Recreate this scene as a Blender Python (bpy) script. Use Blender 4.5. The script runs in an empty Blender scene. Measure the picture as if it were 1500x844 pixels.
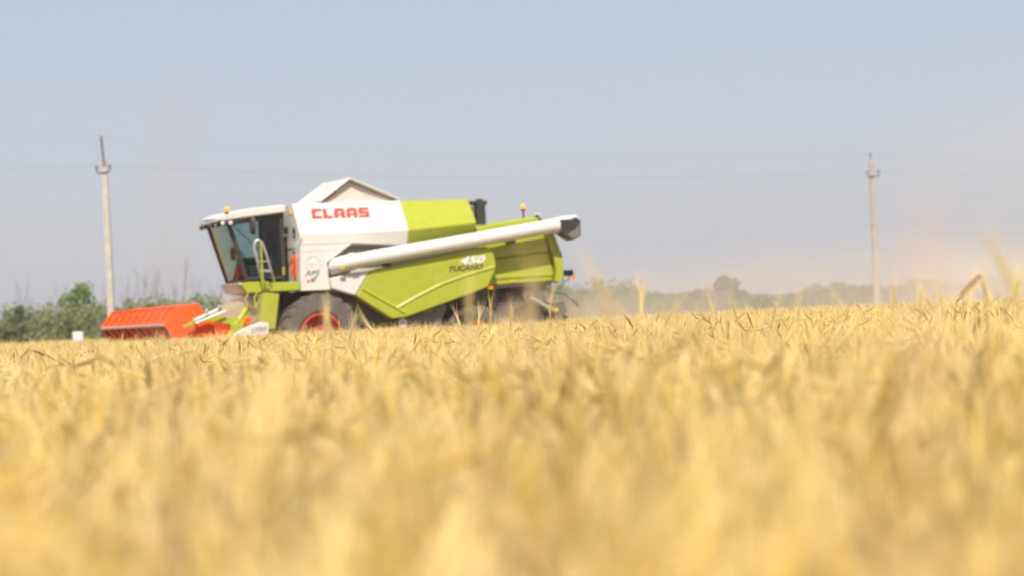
import bpy, bmesh, math, random
from mathutils import Vector, Matrix
R = math.radians
random.seed(7)
S = bpy.context.scene
COL = S.collection

# ------------------------------------------------------------------ camera
FPX = 3960.0                                   # focal length in pixels of a 1500 px wide frame
ROLL = R(2.6); PITCH = math.atan(44.5*math.cos(ROLL)/FPX)
cam = bpy.data.objects.new('camera', bpy.data.cameras.new('camera')); COL.objects.link(cam)
fwd = Vector((0, math.cos(PITCH), math.sin(PITCH))); up0 = Vector((0, -math.sin(PITCH), math.cos(PITCH))); r0 = Vector((1, 0, 0))
upv = up0*math.cos(ROLL) + r0*math.sin(ROLL); rgt = r0*math.cos(ROLL) - up0*math.sin(ROLL)
cam.matrix_world = Matrix(((rgt.x, upv.x, -fwd.x, 0), (rgt.y, upv.y, -fwd.y, 0), (rgt.z, upv.z, -fwd.z, 1.1), (0, 0, 0, 1)))
cd = cam.data; cd.sensor_width = 36; cd.lens = 36*FPX/1500; cd.clip_start = 0.05; cd.clip_end = 6000
cd.dof.use_dof = True; cd.dof.focus_distance = 18.0; cd.dof.aperture_fstop = (cd.lens/1000)/0.029
S.camera = cam
S.render.resolution_x = 1024; S.render.resolution_y = 576

# ------------------------------------------------------------------ light
SUN_EL = R(50); SUN_AZ = R(182)                # azimuth clockwise from +Y: behind the camera
w = bpy.data.worlds.new('World'); S.world = w; w.use_nodes = True
nt = w.node_tree; nt.nodes.clear()
sky = nt.nodes.new('ShaderNodeTexSky'); sky.sky_type = 'NISHITA'; sky.sun_disc = False
sky.sun_elevation = SUN_EL; sky.sun_rotation = SUN_AZ; sky.altitude = 100; sky.air_density = 1.0; sky.dust_density = 1.6; sky.ozone_density = 3.5
bg = nt.nodes.new('ShaderNodeBackground'); bg.inputs['Strength'].default_value = 0.099
wo = nt.nodes.new('ShaderNodeOutputWorld')
veil = nt.nodes.new('ShaderNodeMix'); veil.data_type = 'RGBA'; veil.inputs[0].default_value = .62; veil.inputs[7].default_value = (4.62, 4.50, 5.15, 1)   # milky summer haze over the clear sky
nt.links.new(sky.outputs[0], veil.inputs[6]); nt.links.new(veil.outputs[2], bg.inputs['Color']); nt.links.new(bg.outputs[0], wo.inputs['Surface'])
sl = bpy.data.lights.new('sun', 'SUN'); sl.energy = 4.5; sl.angle = R(0.6); sl.color = (1, .94, .85)
sun = bpy.data.objects.new('sun', sl); COL.objects.link(sun)
sd = Vector((math.cos(SUN_EL)*math.sin(SUN_AZ), math.cos(SUN_EL)*math.cos(SUN_AZ), math.sin(SUN_EL)))
sun.rotation_euler = sd.to_track_quat('Z', 'Y').to_euler()
S.view_settings.view_transform = 'Standard'; S.view_settings.look = 'None'; S.view_settings.gamma = 1
S.view_settings.use_curve_mapping = False; S.view_settings.exposure = 0.35
S.render.engine = 'CYCLES'
cy = S.cycles; cy.max_bounces = 8; cy.diffuse_bounces = 3; cy.glossy_bounces = 3; cy.transmission_bounces = 4; cy.transparent_max_bounces = 16; cy.volume_bounces = 2
cy.volume_step_rate = 2.0; cy.volume_max_steps = 96

# ------------------------------------------------------------------ materials
def mat(name, col, rough=.5, metal=0.0, dust=0.0, var=0.06, nscale=6, trans=0.0, spec=None, emit=None):
    m = bpy.data.materials.new(name); m.use_nodes = True; n = m.node_tree; b = n.nodes['Principled BSDF']
    b.inputs['Roughness'].default_value = rough; b.inputs['Metallic'].default_value = metal
    if spec is not None: b.inputs['Specular IOR Level'].default_value = spec
    tc = n.nodes.new('ShaderNodeTexCoord'); no = n.nodes.new('ShaderNodeTexNoise'); no.inputs['Scale'].default_value = nscale; no.inputs['Detail'].default_value = 6
    n.links.new(tc.outputs['Object'], no.inputs['Vector'])
    rp = n.nodes.new('ShaderNodeValToRGB'); e = rp.color_ramp.elements
    e[0].position = .3; e[1].position = .7
    e[0].color = tuple(c*(1-var*2) for c in col)+(1,); e[1].color = tuple(min(1, c*(1+var)) for c in col)+(1,)
    n.links.new(no.outputs['Fac'], rp.inputs['Fac'])
    out = rp.outputs[0]
    if dust > 0:                                  # straw dust lying on the paint in uneven patches
        n2 = n.nodes.new('ShaderNodeTexNoise'); n2.inputs['Scale'].default_value = 1.7; n2.inputs['Detail'].default_value = 8; n2.inputs['Roughness'].default_value = .65
        n.links.new(tc.outputs['Object'], n2.inputs['Vector'])
        mr = n.nodes.new('ShaderNodeMapRange'); mr.inputs['From Min'].default_value = .35; mr.inputs['From Max'].default_value = .75; mr.inputs['To Min'].default_value = dust*.35; mr.inputs['To Max'].default_value = dust
        n.links.new(n2.outputs['Fac'], mr.inputs['Value'])
        mx = n.nodes.new('ShaderNodeMix'); mx.data_type = 'RGBA'; mx.inputs[7].default_value = (.5, .4, .26, 1)
        n.links.new(mr.outputs[0], mx.inputs[0]); n.links.new(out, mx.inputs[6]); out = mx.outputs[2]
    n.links.new(out, b.inputs['Base Color'])
    if trans > 0:
        t = n.nodes.new('ShaderNodeBsdfTranslucent'); ms = n.nodes.new('ShaderNodeMixShader'); ms.inputs[0].default_value = trans
        n.links.new(out, t.inputs['Color']); n.links.new(b.outputs[0], ms.inputs[1]); n.links.new(t.outputs[0], ms.inputs[2])
        n.links.new(ms.outputs[0], n.nodes['Material Output'].inputs['Surface'])
    if emit: b.inputs['Emission Color'].default_value = emit[0]+(1,); b.inputs['Emission Strength'].default_value = emit[1]
    return m
M = dict(
    white=mat('white_paint', (.68, .66, .60), .38, dust=.10, var=.03),
    green=mat('lime_paint', (.365, .41, .014), .36, dust=.10, var=.04),
    orange=mat('orange_paint', (.93, .105, .003), .6, dust=.02, spec=.25),
    red=mat('red_paint', (.50, .03, .015), .5, dust=.15),
    dark=mat('dark_grey_steel', (.05, .042, .036), .6, dust=.10),
    grey=mat('grey_panel', (.13, .12, .11), .55, dust=.15),
    black=mat('black_plastic', (.022, .021, .021), .55, dust=.05),
    rubber=mat('tyre_rubber', (.075, .066, .058), .85, dust=.22),
    silver=mat('bare_steel', (.62, .61, .58), .35, .6),
    dusty=mat('dusty_sheet', (.36, .31, .23), .8, dust=.4), canvas=mat('cream_canvas', (.62, .56, .47), .8, var=.04, nscale=3),
    amber=mat('amber_lens', (.95, .33, .01), .25, emit=((1, .30, .01), .6)),
    yellow=mat('yellow_sticker', (.62, .42, .03), .5),
    extred=mat('extinguisher_red', (.75, .05, .02), .35),
    letter_red=mat('letter_red', (.72, .055, .03), .45),
    letter_dark=mat('letter_dark', (.035, .04, .015), .5),
    letter_grey=mat('letter_grey', (.22, .22, .21), .5),
    letter_white=mat('letter_white', (.82, .81, .78), .45),
    ring=mat('ring_grey', (.58, .56, .51), .5),
    concrete_tan=mat('pole_tan', (.40, .35, .28), .85, var=.12, nscale=3), concrete=mat('pole_concrete', (.50, .46, .40), .85, var=.10, nscale=3),
    steel_dark=mat('weathered_steel', (.10, .09, .085), .7),
    wire=mat('wire', (.34, .34, .35), .6),
    insul=mat('insulator', (.20, .15, .12), .3),
    seat=mat('seat_cloth', (.05, .05, .055), .8),
    ground=mat('field_soil', (.34, .25, .11), .95, var=.2, nscale=.4),
    bark=mat('grey_bark', (.17, .15, .125), .9, var=.15),
    twig=mat('bare_twigs', (.20, .18, .165), .9, var=.1),
    boxw=mat('white_board', (.86, .80, .80), .5, var=.02),
)
def leafmat(name, c1, c2, trans=.3):
    m = bpy.data.materials.new(name); m.use_nodes = True; n = m.node_tree; b = n.nodes['Principled BSDF']; b.inputs['Roughness'].default_value = .6
    g = n.nodes.new('ShaderNodeNewGeometry'); rp = n.nodes.new('ShaderNodeValToRGB'); e = rp.color_ramp.elements
    e[0].color = c1+(1,); e[1].color = c2+(1,)
    n.links.new(g.outputs['Random Per Island'], rp.inputs['Fac']); n.links.new(rp.outputs[0], b.inputs['Base Color'])
    t = n.nodes.new('ShaderNodeBsdfTranslucent'); ms = n.nodes.new('ShaderNodeMixShader'); ms.inputs[0].default_value = trans
    n.links.new(rp.outputs[0], t.inputs['Color']); n.links.new(b.outputs[0], ms.inputs[1]); n.links.new(t.outputs[0], ms.inputs[2])
    n.links.new(ms.outputs[0], n.nodes['Material Output'].inputs['Surface'])
    return m
M['leaf_green'] = leafmat('leaf_green', (.12, .20, .035), (.26, .35, .09))
M['leaf_dark'] = leafmat('leaf_dark', (.055, .095, .025), (.12, .17, .05))
M['leaf_hedge'] = leafmat('leaf_hedge', (.15, .18, .055), (.30, .32, .12))
M['leaf_olive'] = leafmat('leaf_olive', (.11, .155, .06), (.20, .26, .10))
def cropmat(name, trans):
    m = bpy.data.materials.new(name); m.use_nodes = True; n = m.node_tree; b = n.nodes['Principled BSDF']; b.inputs['Roughness'].default_value = .45
    a = n.nodes.new('ShaderNodeAttribute'); a.attribute_name = 'col'
    ge = n.nodes.new('ShaderNodeNewGeometry'); no = n.nodes.new('ShaderNodeTexNoise'); no.inputs['Scale'].default_value = .9; no.inputs['Detail'].default_value = 4      # riper and paler patches of the crop
    n.links.new(ge.outputs['Position'], no.inputs['Vector']); rp = n.nodes.new('ShaderNodeValToRGB'); rp.color_ramp.elements[0].position = .35; rp.color_ramp.elements[1].position = .65
    rp.color_ramp.elements[0].color = (.80, .77, .70, 1); rp.color_ramp.elements[1].color = (1.12, 1.13, 1.2, 1); n.links.new(no.outputs['Fac'], rp.inputs['Fac'])
    mu = n.nodes.new('ShaderNodeMix'); mu.data_type = 'RGBA'; mu.blend_type = 'MULTIPLY'; mu.inputs[0].default_value = 1; n.links.new(a.outputs['Color'], mu.inputs[6]); n.links.new(rp.outputs[0], mu.inputs[7])
    n.links.new(mu.outputs[2], b.inputs['Base Color'])
    t = n.nodes.new('ShaderNodeBsdfTranslucent'); ms = n.nodes.new('ShaderNodeMixShader'); ms.inputs[0].default_value = trans
    n.links.new(mu.outputs[2], t.inputs['Color']); n.links.new(b.outputs[0], ms.inputs[1]); n.links.new(t.outputs[0], ms.inputs[2])
    n.links.new(ms.outputs[0], n.nodes['Material Output'].inputs['Surface'])
    return m
M['crop'] = cropmat('ripe_straw', .22)
def glassmat():
    m = bpy.data.materials.new('tinted_glass'); m.use_nodes = True; n = m.node_tree; n.nodes.remove(n.nodes['Principled BSDF'])
    t = n.nodes.new('ShaderNodeBsdfTransparent'); t.inputs[0].default_value = (.50, .62, .60, 1)
    g = n.nodes.new('ShaderNodeBsdfGlossy'); g.inputs['Roughness'].default_value = .04
    lw = n.nodes.new('ShaderNodeFresnel'); lw.inputs['IOR'].default_value = 1.5
    ms = n.nodes.new('ShaderNodeMixShader'); n.links.new(lw.outputs[0], ms.inputs[0]); n.links.new(t.outputs[0], ms.inputs[1]); n.links.new(g.outputs[0], ms.inputs[2])
    n.links.new(ms.outputs[0], n.nodes['Material Output'].inputs['Surface'])
    return m
M['glass'] = glassmat()

# ------------------------------------------------------------------ mesh helpers
def tagit(o, label=None, cat=None, group=None, kind=None):
    if label: o['label'] = label
    if cat: o['category'] = cat
    if group: o['group'] = group
    if kind: o['kind'] = kind
    return o
class MB:
    def __init__(s): s.v = []; s.f = []; s.c = []
    def add(s, vs, fs, c=None):
        k = len(s.v); s.v += [tuple(v) for v in vs]; s.f += [tuple(i+k for i in f) for f in fs]
        if c is not None: s.c += [c]*len(vs)
        return s
    def box(s, x0, x1, y0, y1, z0, z1):
        return s.add([(x, y, z) for x in (x0, x1) for y in (y0, y1) for z in (z0, z1)],
                     [(0, 1, 3, 2), (4, 6, 7, 5), (0, 4, 5, 1), (2, 3, 7, 6), (0, 2, 6, 4), (1, 5, 7, 3)])
    def prism(s, pts, y0, y1):                 # pts in (x, z), extruded along y
        n = len(pts); vs = [(x, y0, z) for x, z in pts]+[(x, y1, z) for x, z in pts]
        return s.add(vs, [tuple(range(n)), tuple(range(2*n-1, n-1, -1))]+[(i, n+i, n+(i+1) % n, (i+1) % n) for i in range(n)])
    def loft(s, secs, cap=True):               # equal-length closed rings
        n = len(secs[0]); vs = [p for r in secs for p in r]; fs = []
        for k in range(len(secs)-1):
            for i in range(n): fs.append((k*n+i, k*n+(i+1) % n, (k+1)*n+(i+1) % n, (k+1)*n+i))
        if cap: fs += [tuple(range(n-1, -1, -1)), tuple(range((len(secs)-1)*n, len(secs)*n))]
        return s.add(vs, fs)
    def tube(s, path, r, n=10, cap=True):
        P = [Vector(p) for p in path]; rs = r if isinstance(r, (list, tuple)) else [r]*len(P); secs = []
        pa = None
        for i, p in enumerate(P):
            d = (P[min(i+1, len(P)-1)]-P[max(i-1, 0)]).normalized()
            if pa is None: pa = d.orthogonal().normalized()
            pa = (pa-d*pa.dot(d)).normalized(); b = d.cross(pa)
            secs.append([p+(pa*math.cos(2*math.pi*k/n)+b*math.sin(2*math.pi*k/n))*rs[i] for k in range(n)])
        return s.loft(secs, cap)
    def lathe_y(s, prof, cx, cz, n=40, closed=False):          # prof: (radius, y) about an axis along y
        secs = [[(cx+r*math.cos(2*math.pi*k/n), y, cz+r*math.sin(2*math.pi*k/n)) for k in range(n)] for r, y in prof]
        return s.loft(secs, not closed)
    def lathe_z(s, prof, cx, cy_, n=16):
        return s.loft([[(cx+r*math.cos(2*math.pi*k/n), cy_+r*math.sin(2*math.pi*k/n), z) for k in range(n)] for r, z in prof])
    def build(s, name, m, parent=None, smooth=False, bevel=0, seg=2, recalc=True):
        me = bpy.data.meshes.new(name); me.from_pydata(s.v, [], s.f)
        if recalc:
            bm = bmesh.new(); bm.from_mesh(me); bmesh.ops.recalc_face_normals(bm, faces=bm.faces); bm.to_mesh(me); bm.free()
        if s.c:
            at = me.attributes.new('col', 'FLOAT_COLOR', 'POINT'); at.data.foreach_set('color', [q for c in s.c for q in (c[0], c[1], c[2], 1)])
        me.materials.append(M[m] if isinstance(m, str) else m)
        o = bpy.data.objects.new(name, me); COL.objects.link(o)
        if parent: o.parent = parent
        if smooth:
            me.polygons.foreach_set('use_smooth', [True]*len(me.polygons))
            if smooth == 'auto':
                bm = bmesh.new(); bm.from_mesh(me)
                for e in bm.edges:
                    if len(e.link_faces) == 2 and e.calc_face_angle(0) > R(35): e.smooth = False
                bm.to_mesh(me); bm.free()
        if bevel:
            b = o.modifiers.new('bevel', 'BEVEL'); b.width = bevel; b.segments = seg; b.limit_method = 'ANGLE'; b.angle_limit = R(25)
            me.polygons.foreach_set('use_smooth', [True]*len(me.polygons)); b.harden_normals = True
        return o
def empty(name, loc, rz=0):
    o = bpy.data.objects.new(name, None); COL.objects.link(o); o.location = loc; o.rotation_euler = (0, 0, rz); o.empty_display_size = .3
    return o
def text(s, name, m, parent, origin, xdir, updir, size, width=None, bold=0.0, shear=0.0, depth=.004):
    c = bpy.data.curves.new(name, 'FONT'); c.body = s; c.size = 1; c.offset = bold; c.shear = shear; c.extrude = depth/size; c.resolution_u = 3
    t = bpy.data.objects.new('tmp', c); COL.objects.link(t); bpy.context.view_layer.update()
    me = bpy.data.meshes.new_from_object(t.evaluated_get(bpy.context.evaluated_depsgraph_get())); bpy.data.objects.remove(t)
    xs = [v.co.x for v in me.vertices]; ys = [v.co.y for v in me.vertices]
    sy = size/(max(ys)-min(ys)); sx = (width/(max(xs)-min(xs))) if width else sy
    X = Vector(xdir).normalized(); Y = Vector(updir).normalized(); Z = X.cross(Y); O = Vector(origin); x0 = min(xs); y0 = min(ys)
    for v in me.vertices: v.co = O + X*(v.co.x-x0)*sx + Y*(v.co.y-y0)*sy + Z*v.co.z*size
    me.name = name; me.materials.clear(); me.materials.append(M[m]); me.update()
    o = bpy.data.objects.new(name, me); COL.objects.link(o); o.parent = parent
    return o

# ------------------------------------------------------------------ ground
g = MB(); g.add([(-560, -560, 0), (560, -560, 0), (560, 560, 0), (-560, 560, 0)], [(0, 1, 2, 3)])
tagit(g.build('ground', 'ground'), kind='structure')

# ------------------------------------------------------------------ combine harvester (local: +x forward, +y its left side, z up)
ANG = R(21); CO = Vector((-4.81, 61.45, 0))
H = empty('combine_harvester', CO, math.pi+ANG)
tagit(H, 'white and lime green combine harvester with orange reel cutting the barley field', 'combine harvester')
def mir(pts): return [(x, -y, z) for x, y, z in reversed(pts)]
# chassis and dark underbody
b = MB(); b.prism([(.7, 1.3), (.7, 1.9), (-4.9, 1.9), (-5.2, 1.5), (-4.6, 1.15), (-1.2, 1.0)], -1.0, 1.0)
b.prism([(-.2, 1.9), (-1.0, 1.9), (-2.1, 1.3), (-1.4, 1.0), (-.9, 1.1)], -1.3, 1.3)
b.build('chassis', 'dark', H, bevel=.02)
# grain tank, white front half
def ring(x, zc, zb, yb, ztop=3.88, ytop=1.0):
    return [(x, ytop, ztop), (x, 1.46, zc+.05), (x, 1.5, zc-.02), (x, yb, zb), (x, yb-.25, zb-.06), (x, -(yb-.25), zb-.06), (x, -yb, zb), (x, -1.5, zc-.02), (x, -1.46, zc+.05), (x, -ytop, ztop)]
gt = MB(); gt.loft([ring(.40, 3.20, 2.94, 1.5), ring(-.80, 3.20, 2.93, 1.5), ring(-1.3, 3.20, 2.9, 1.48), ring(-2.15, 3.21, 2.84, 1.36)])
gt = gt.build('grain_tank', 'white', H, bevel=.012)
MB().prism([(.40, 2.932), (.43, 1.92), (-.25, 1.92), (-.20, 2.52), (-.80, 2.925)], 1.08, 1.497).build('side_cover', 'white', H, bevel=.008)
MB().prism([(.40, 2.932), (.43, 1.92), (-.25, 1.92), (-.20, 2.52), (-.80, 2.925)], -1.497, -1.08).build('side_cover', 'white', H, bevel=.008)
MB().prism([(.385, 1.9), (.385, 2.93), (-4.4, 2.95), (-4.4, 1.9)], -1.07, 1.07).build('inner_housing', 'canvas', H)
# green engine hood behind it
MB().loft([ring(-2.154, 3.21, 2.84, 1.36), ring(-3.0, 3.27, 2.95, 1.34), ring(-3.79, 3.33, 3.08, 1.34)]).build('engine_hood', 'green', H, bevel=.03)
MB().box(-3.9, -3.795, -1.0, 1.0, 3.0, 3.7).build('radiator_screen', 'dark', H)
# front wall details: chamfer strip, vent, extinguisher, marker lamp
b = MB(); b.lathe_z([(.0, 0), (.001, 0)], 0, 0)
v = MB()
for k in range(24): pass
v = MB(); n_ = 24; ringpts = [(.403+.012, 1.08+.10*math.cos(2*math.pi*k/n_), 3.22+.13*math.sin(2*math.pi*k/n_)) for k in range(n_)]
v.loft([[(.40, y, z) for _, y, z in ringpts], ringpts]); v.build('air_vent', 'black', H)
v = MB(); v.tube([(.46, 1.22, 2.24), (.46, 1.22, 2.28), (.46, 1.22, 2.66), (.46, 1.22, 2.72)], [.05, .075, .075, .03], 14)
ex = v.build('fire_extinguisher', 'extred', H, smooth='auto')
MB().tube([(.46, 1.22, 2.72), (.46, 1.22, 2.78), (.5, 1.22, 2.80)], .022, 8).build('valve', 'black', ex)
MB().box(.53, .535, 1.15, 1.25, 2.42, 2.52).build('sticker', 'yellow', ex)
MB().box(.402, .42, .84, .93, 3.66, 3.78).build('marker_lamp', 'amber', H, bevel=.01)
# grain tank cover, open like a tent
c = MB(); c.loft([[(-.30, .95, 3.90), (-.30, .99, 3.95), (-.985, .99, 4.44), (-.985, .95, 4.38)], [(-.30, -.95, 3.90), (-.30, -.99, 3.95), (-.985, -.99, 4.44), (-.985, -.95, 4.38)]]); cv = c.build('front_flap', 'white', H, bevel=.01)
c = MB(); c.loft([[(-2.10, .95, 3.90), (-2.10, .99, 3.95), (-.99, .99, 4.44), (-.99, .95, 4.38)], [(-2.10, -.95, 3.90), (-2.10, -.99, 3.95), (-.99, -.99, 4.44), (-.99, -.95, 4.38)]]); c.build('rear_flap', 'white', H, bevel=.01)
for s in (1, -1):
    c = MB(); P = [(-.36, s*.90, 3.885), (-.99, s*.86, 4.35), (-2.04, s*.90, 3.885), (-1.5, s*.84, 3.885), (-.8, s*.84, 3.885)]
    Q = [(x, y-s*.02, z) for x, y, z in P]; c.loft([P, Q]); c.build('side_curtain', 'canvas', H)
    MB().tube([(-.26, s*.99, 3.92), (-.985, s*.99, 4.425)], .022, 6).build('cover_rail', 'white', H)
    MB().tube([(-2.14, s*.99, 3.92), (-.985, s*.99, 4.425)], .022, 6).build('cover_rail', 'white', H)
# cab -----------------------------------------------------------
MB().loft([[(2.06, -.84, 3.53), (2.16, -.4, 3.53), (2.16, .4, 3.53), (2.06, .84, 3.53), (2.10, .84, 3.61), (2.20, .4, 3.61), (2.20, -.4, 3.61), (2.10, -.84, 3.61)],
           [(1.85, -.98, 3.56), (1.9, -.4, 3.56), (1.9, .4, 3.56), (1.85, .98, 3.56), (1.85, 1.0, 3.72), (1.9, .4, 3.74), (1.9, -.4, 3.74), (1.85, -1.0, 3.72)],
           [(1.4, -1.0, 3.62), (1.4, -.4, 3.62), (1.4, .4, 3.62), (1.4, 1.0, 3.62), (1.4, 1.0, 3.79), (1.4, .4, 3.82), (1.4, -.4, 3.82), (1.4, -1.0, 3.79)],
           [(.55, -1.0, 3.70), (.55, -.4, 3.70), (.55, .4, 3.70), (.55, 1.0, 3.70), (.55, .98, 3.87), (.55, .4, 3.89), (.55, -.4, 3.89), (.55, -.98, 3.87)]]).build('cab_roof', 'white', H, bevel=.03)
MB().loft([[(1.98, -.80, 3.44), (1.98, .80, 3.44), (2.07, .80, 3.515), (2.07, -.80, 3.515)], [(1.65, -.9, 3.5), (1.65, .9, 3.5), (1.65, .9, 3.585), (1.65, -.9, 3.585)], [(.58, -.9, 3.6), (.58, .9, 3.6), (.58, .9, 3.695), (.58, -.9, 3.695)]]).build('roof_lining', 'black', H)
def ws(s, t): return ((1.46+.39*t)+.11*(1-s*s), .85*s, 2.20+1.30*t)
g = MB(); NS = 12; vs = [ws(-1+2*i/NS, j/4) for j in range(5) for i in range(NS+1)]
vs2 = [(x-.01, y, z) for x, y, z in vs]; n1 = NS+1
g.add(vs, [(j*n1+i, j*n1+i+1, (j+1)*n1+i+1, (j+1)*n1+i) for j in range(4) for i in range(NS)])
g.build('windshield', 'glass', H, smooth=True)
for s in (1, -1):
    MB().add([(.66, s*.86, 2.22), (1.45, s*.86, 2.22), (1.84, s*.86, 3.5), (.66, s*.86, 3.62)], [(0, 1, 2, 3)]).build('side_window', 'glass', H)
    MB().loft([[(1.42, s*.88, 2.18), (1.50, s*.88, 2.18), (1.50, s*.82, 2.18), (1.42, s*.82, 2.18)], [(1.80, s*.88, 3.53), (1.91, s*.88, 3.53), (1.91, s*.82, 3.53), (1.80, s*.82, 3.53)]]).build('front_pillar', 'black', H)
    MB().box(.575, .675, s*.80, s*.89, 2.18, 3.67).build('rear_pillar', 'black', H)
    MB().tube([(1.47, s*.88, 2.24), (.66, s*.88, 2.24)], .03, 6).build('door_sill', 'black', H)
MB().tube([ws(-1, 0), ws(-.5, 0), ws(0, 0), ws(.5, 0), ws(1, 0)], .03, 6).build('windshield_seal', 'black', H)
MB().tube([(1.82, .885, 3.52), (1.2, .885, 2.9), (1.16, .885, 2.86)], .012, 6).build('wiper', 'black', H)
MB().box(.57, 1.5, -.84, .84, 2.08, 2.178).build('cab_floor', 'black', H)
MB().box(.57, .62, -.798, .798, 2.19, 3.66).build('cab_rear_wall', 'black', H)
b = MB(); b.loft([[(1.10, -.8, 1.86), (1.10, .8, 1.86), (1.10, .8, 2.078), (1.10, -.8, 2.078)], [(1.55, -.78, 1.95), (1.55, .78, 1.95), (1.66, .80, 2.17), (1.66, -.80, 2.17)]]); b.build('cab_apron', 'white', H, bevel=.02)
b = MB(); b.box(.75, 1.2, -.25, .25, 2.19, 2.55); b.box(.66, .80, -.27, .27, 2.5, 3.15); b.box(.64, .76, -.14, .14, 3.15, 3.35); b.build('operator_seat', 'seat', H, bevel=.05)
b = MB(); b.tube([(1.55, 0, 2.19), (1.38, 0, 2.78)], .035, 8)
b.tube([(1.36+.06*math.sin(a), .2*math.cos(a), 2.8+.12*math.sin(a)) for a in [2*math.pi*k/20 for k in range(21)]], .015, 6); b.build('steering_wheel', 'black', H)
b = MB(); b.box(.8, 1.3, -.62, -.35, 2.19, 2.75); b.box(1.3, 1.42, -.7, -.6, 2.7, 3.0); b.build('control_console', 'seat', H, bevel=.03)
# roof lights and beacon
v = MB(); v.tube([(2.05, .9, 3.53), (1.95, 1.05, 3.5), (1.7, 1.05, 3.5)], .05, 8); v.build('lamp_bar', 'black', H)
for x in (1.99, 1.81):
    v = MB(); v.tube([(x, 1.04, 3.50), (x+.05, 1.12, 3.50)], .055, 12); l = v.build('work_lamp', 'black', H); MB().tube([(x+.052, 1.122, 3.5), (x+.056, 1.128, 3.5)], .045, 12).build('lens', 'white', l)
for y in (.7, .35, -.35, -.7):
    v = MB(); v.tube([(2.02, y, 3.47), (2.10, y, 3.465)], .045, 12); l = v.build('work_lamp', 'black', H); MB().tube([(2.102, y, 3.465), (2.107, y, 3.465)], .036, 12).build('lens', 'white', l)
def beacon(x, y, z):
    t = MB(); t.tube([(x, y, z-.22), (x, y, z)], .022, 8); t.lathe_z([(.055, z-.035), (.06, z)], x, y); p = t.build('beacon', 'black', H)
    MB().lathe_z([(.05, z+.001), (.056, z+.04), (.05, z+.085), (.026, z+.115), (.004, z+.12)], x, y, 18).build('beacon_lens', 'amber', p, smooth=True)
beacon(1.88, .92, 3.74); beacon(-5.28, .62, 3.62)
# mirror
v = MB(); v.tube([(1.9, .95, 3.56), (1.75, 1.3, 3.52), (1.47, 1.45, 3.6)], .018, 6); mi = v.build('mirror_arm', 'black', H)
MB().loft([[(1.43, 1.45+.10*math.cos(a)*.3, 3.41+.0) for a in range(4)][:0] or [(1.41, 1.45+.10*math.cos(a), 3.41+.21*math.sin(a)) for a in [2*math.pi*k/20 for k in range(20)]],
           [(1.50, 1.45+.09*math.cos(a), 3.41+.20*math.sin(a)) for a in [2*math.pi*k/20 for k in range(20)]]]).build('mirror', 'black', mi, bevel=.01)
# platform, ladder, rails
b = MB(); b.box(.46, 1.08, .9, 1.55, 1.93, 2.13); b.build('platform', 'green', H, bevel=.02)
MB().prism([(1.05, 1.92), (1.55, 1.92), (1.70, 2.12), (1.5, 2.17), (1.05, 2.17)], .7, 1.15).build('cab_bracket', 'green', H, bevel=.02)
MB().prism([(1.30, 1.90), (.92, 1.90), (1.05, 1.1), (1.42, 1.1)], 1.10, 1.50).build('stair_frame', 'green', H, bevel=.02)
for y in (1.48,):
    MB().tube([(1.02, y, 2.14), (1.18, y, 2.75), (1.27, y, 3.03), (1.36, y, 3.09), (1.44, y, 3.02), (1.45, y, 2.9), (1.40, y, 2.66), (1.33, y, 2.2)], .026, 8).build('handrail', 'silver', H, smooth=True)
MB().tube([(1.08, 1.48, 2.38), (1.36, 1.48, 2.40)], .024, 8).build('handrail_rung', 'silver', H)
MB().tube([(1.12, 1.48, 2.60), (1.38, 1.48, 2.61)], .012, 8).build('handrail_rung', 'silver', H)
MB().tube([(1.30, 1.50, 3.06), (1.30, 1.50, 2.12)], .024, 8).build('handrail_post', 'green', H)
MB().tube([(1.30, 1.5, 2.2), (1.1, 1.5, 1.95), (.98, 1.5, 1.92)], .02, 8).build('handrail_post', 'green', H)
for s_ in (1.42, 1.62):
    MB().tube([(s_-.05, 1.3, 1.35), (s_+.03, 1.3, 1.8), (s_-.05, 1.3, 1.95), (s_-.2, 1.3, 1.98)], .02, 8).build('step_rail', 'green', H)
MB().tube([(.50, 1.52, 2.14), (.50, 1.52, 2.95), (.36, 1.52, 3.08)], .014, 6).build('guard_rail', 'silver', H)
MB().tube([(.62, .95, 3.18), (.50, 1.52, 3.18)], .012, 6).build('guard_rail', 'silver', H)
MB().box(.64, .66, .90, 1.0, 2.3, 2.48).build('reflector', 'yellow', H)
# fender behind the steps
MB().prism([(1.2, 1.9), (.75, 1.9), (.85, .9), (1.15, .6), (1.3, .6)], .7, .98).build('fender', 'grey', H, bevel=.02)
# side panel
MB().prism([(-.255, 1.935), (-.235, 2.17), (-.7, 2.27), (-1.165, 2.31), (-.795, 1.765)], 1.3, 1.62).build('side_panel_front', 'white', H, bevel=.035)
sp = MB().prism([(-.80, 1.76), (-1.17, 2.31), (-2.6, 2.56), (-3.95, 2.76), (-4.10, 2.68), (-4.17, 2.42), (-4.15, 2.2), (-3.95, 1.83), (-3.0, 1.54), (-1.95, 1.23), (-1.63, 1.21)], 1.3, 1.62).build('side_panel', 'green', H, bevel=.035)
rb = MB(); rb.loft([[(x, 1.615, z+.075), (x, 1.652, z+.01), (x, 1.616, z-.012)] for x, z in [(-.95, 1.90), (-1.4, 1.63), (-1.93, 1.315)]]); rb.build('pressed_rib', 'green', sp)
path = [(-1.75, 1.44), (-2.2, 1.66), (-2.8, 1.92), (-3.4, 2.10), (-4.14, 2.28)]
rb = MB(); rb.loft([[(x, 1.616, z+.055), (x, 1.648, z+.004), (x, 1.617, z-.012)] for x, z in path]); rb.build('pressed_rib', 'green', sp)
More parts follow.
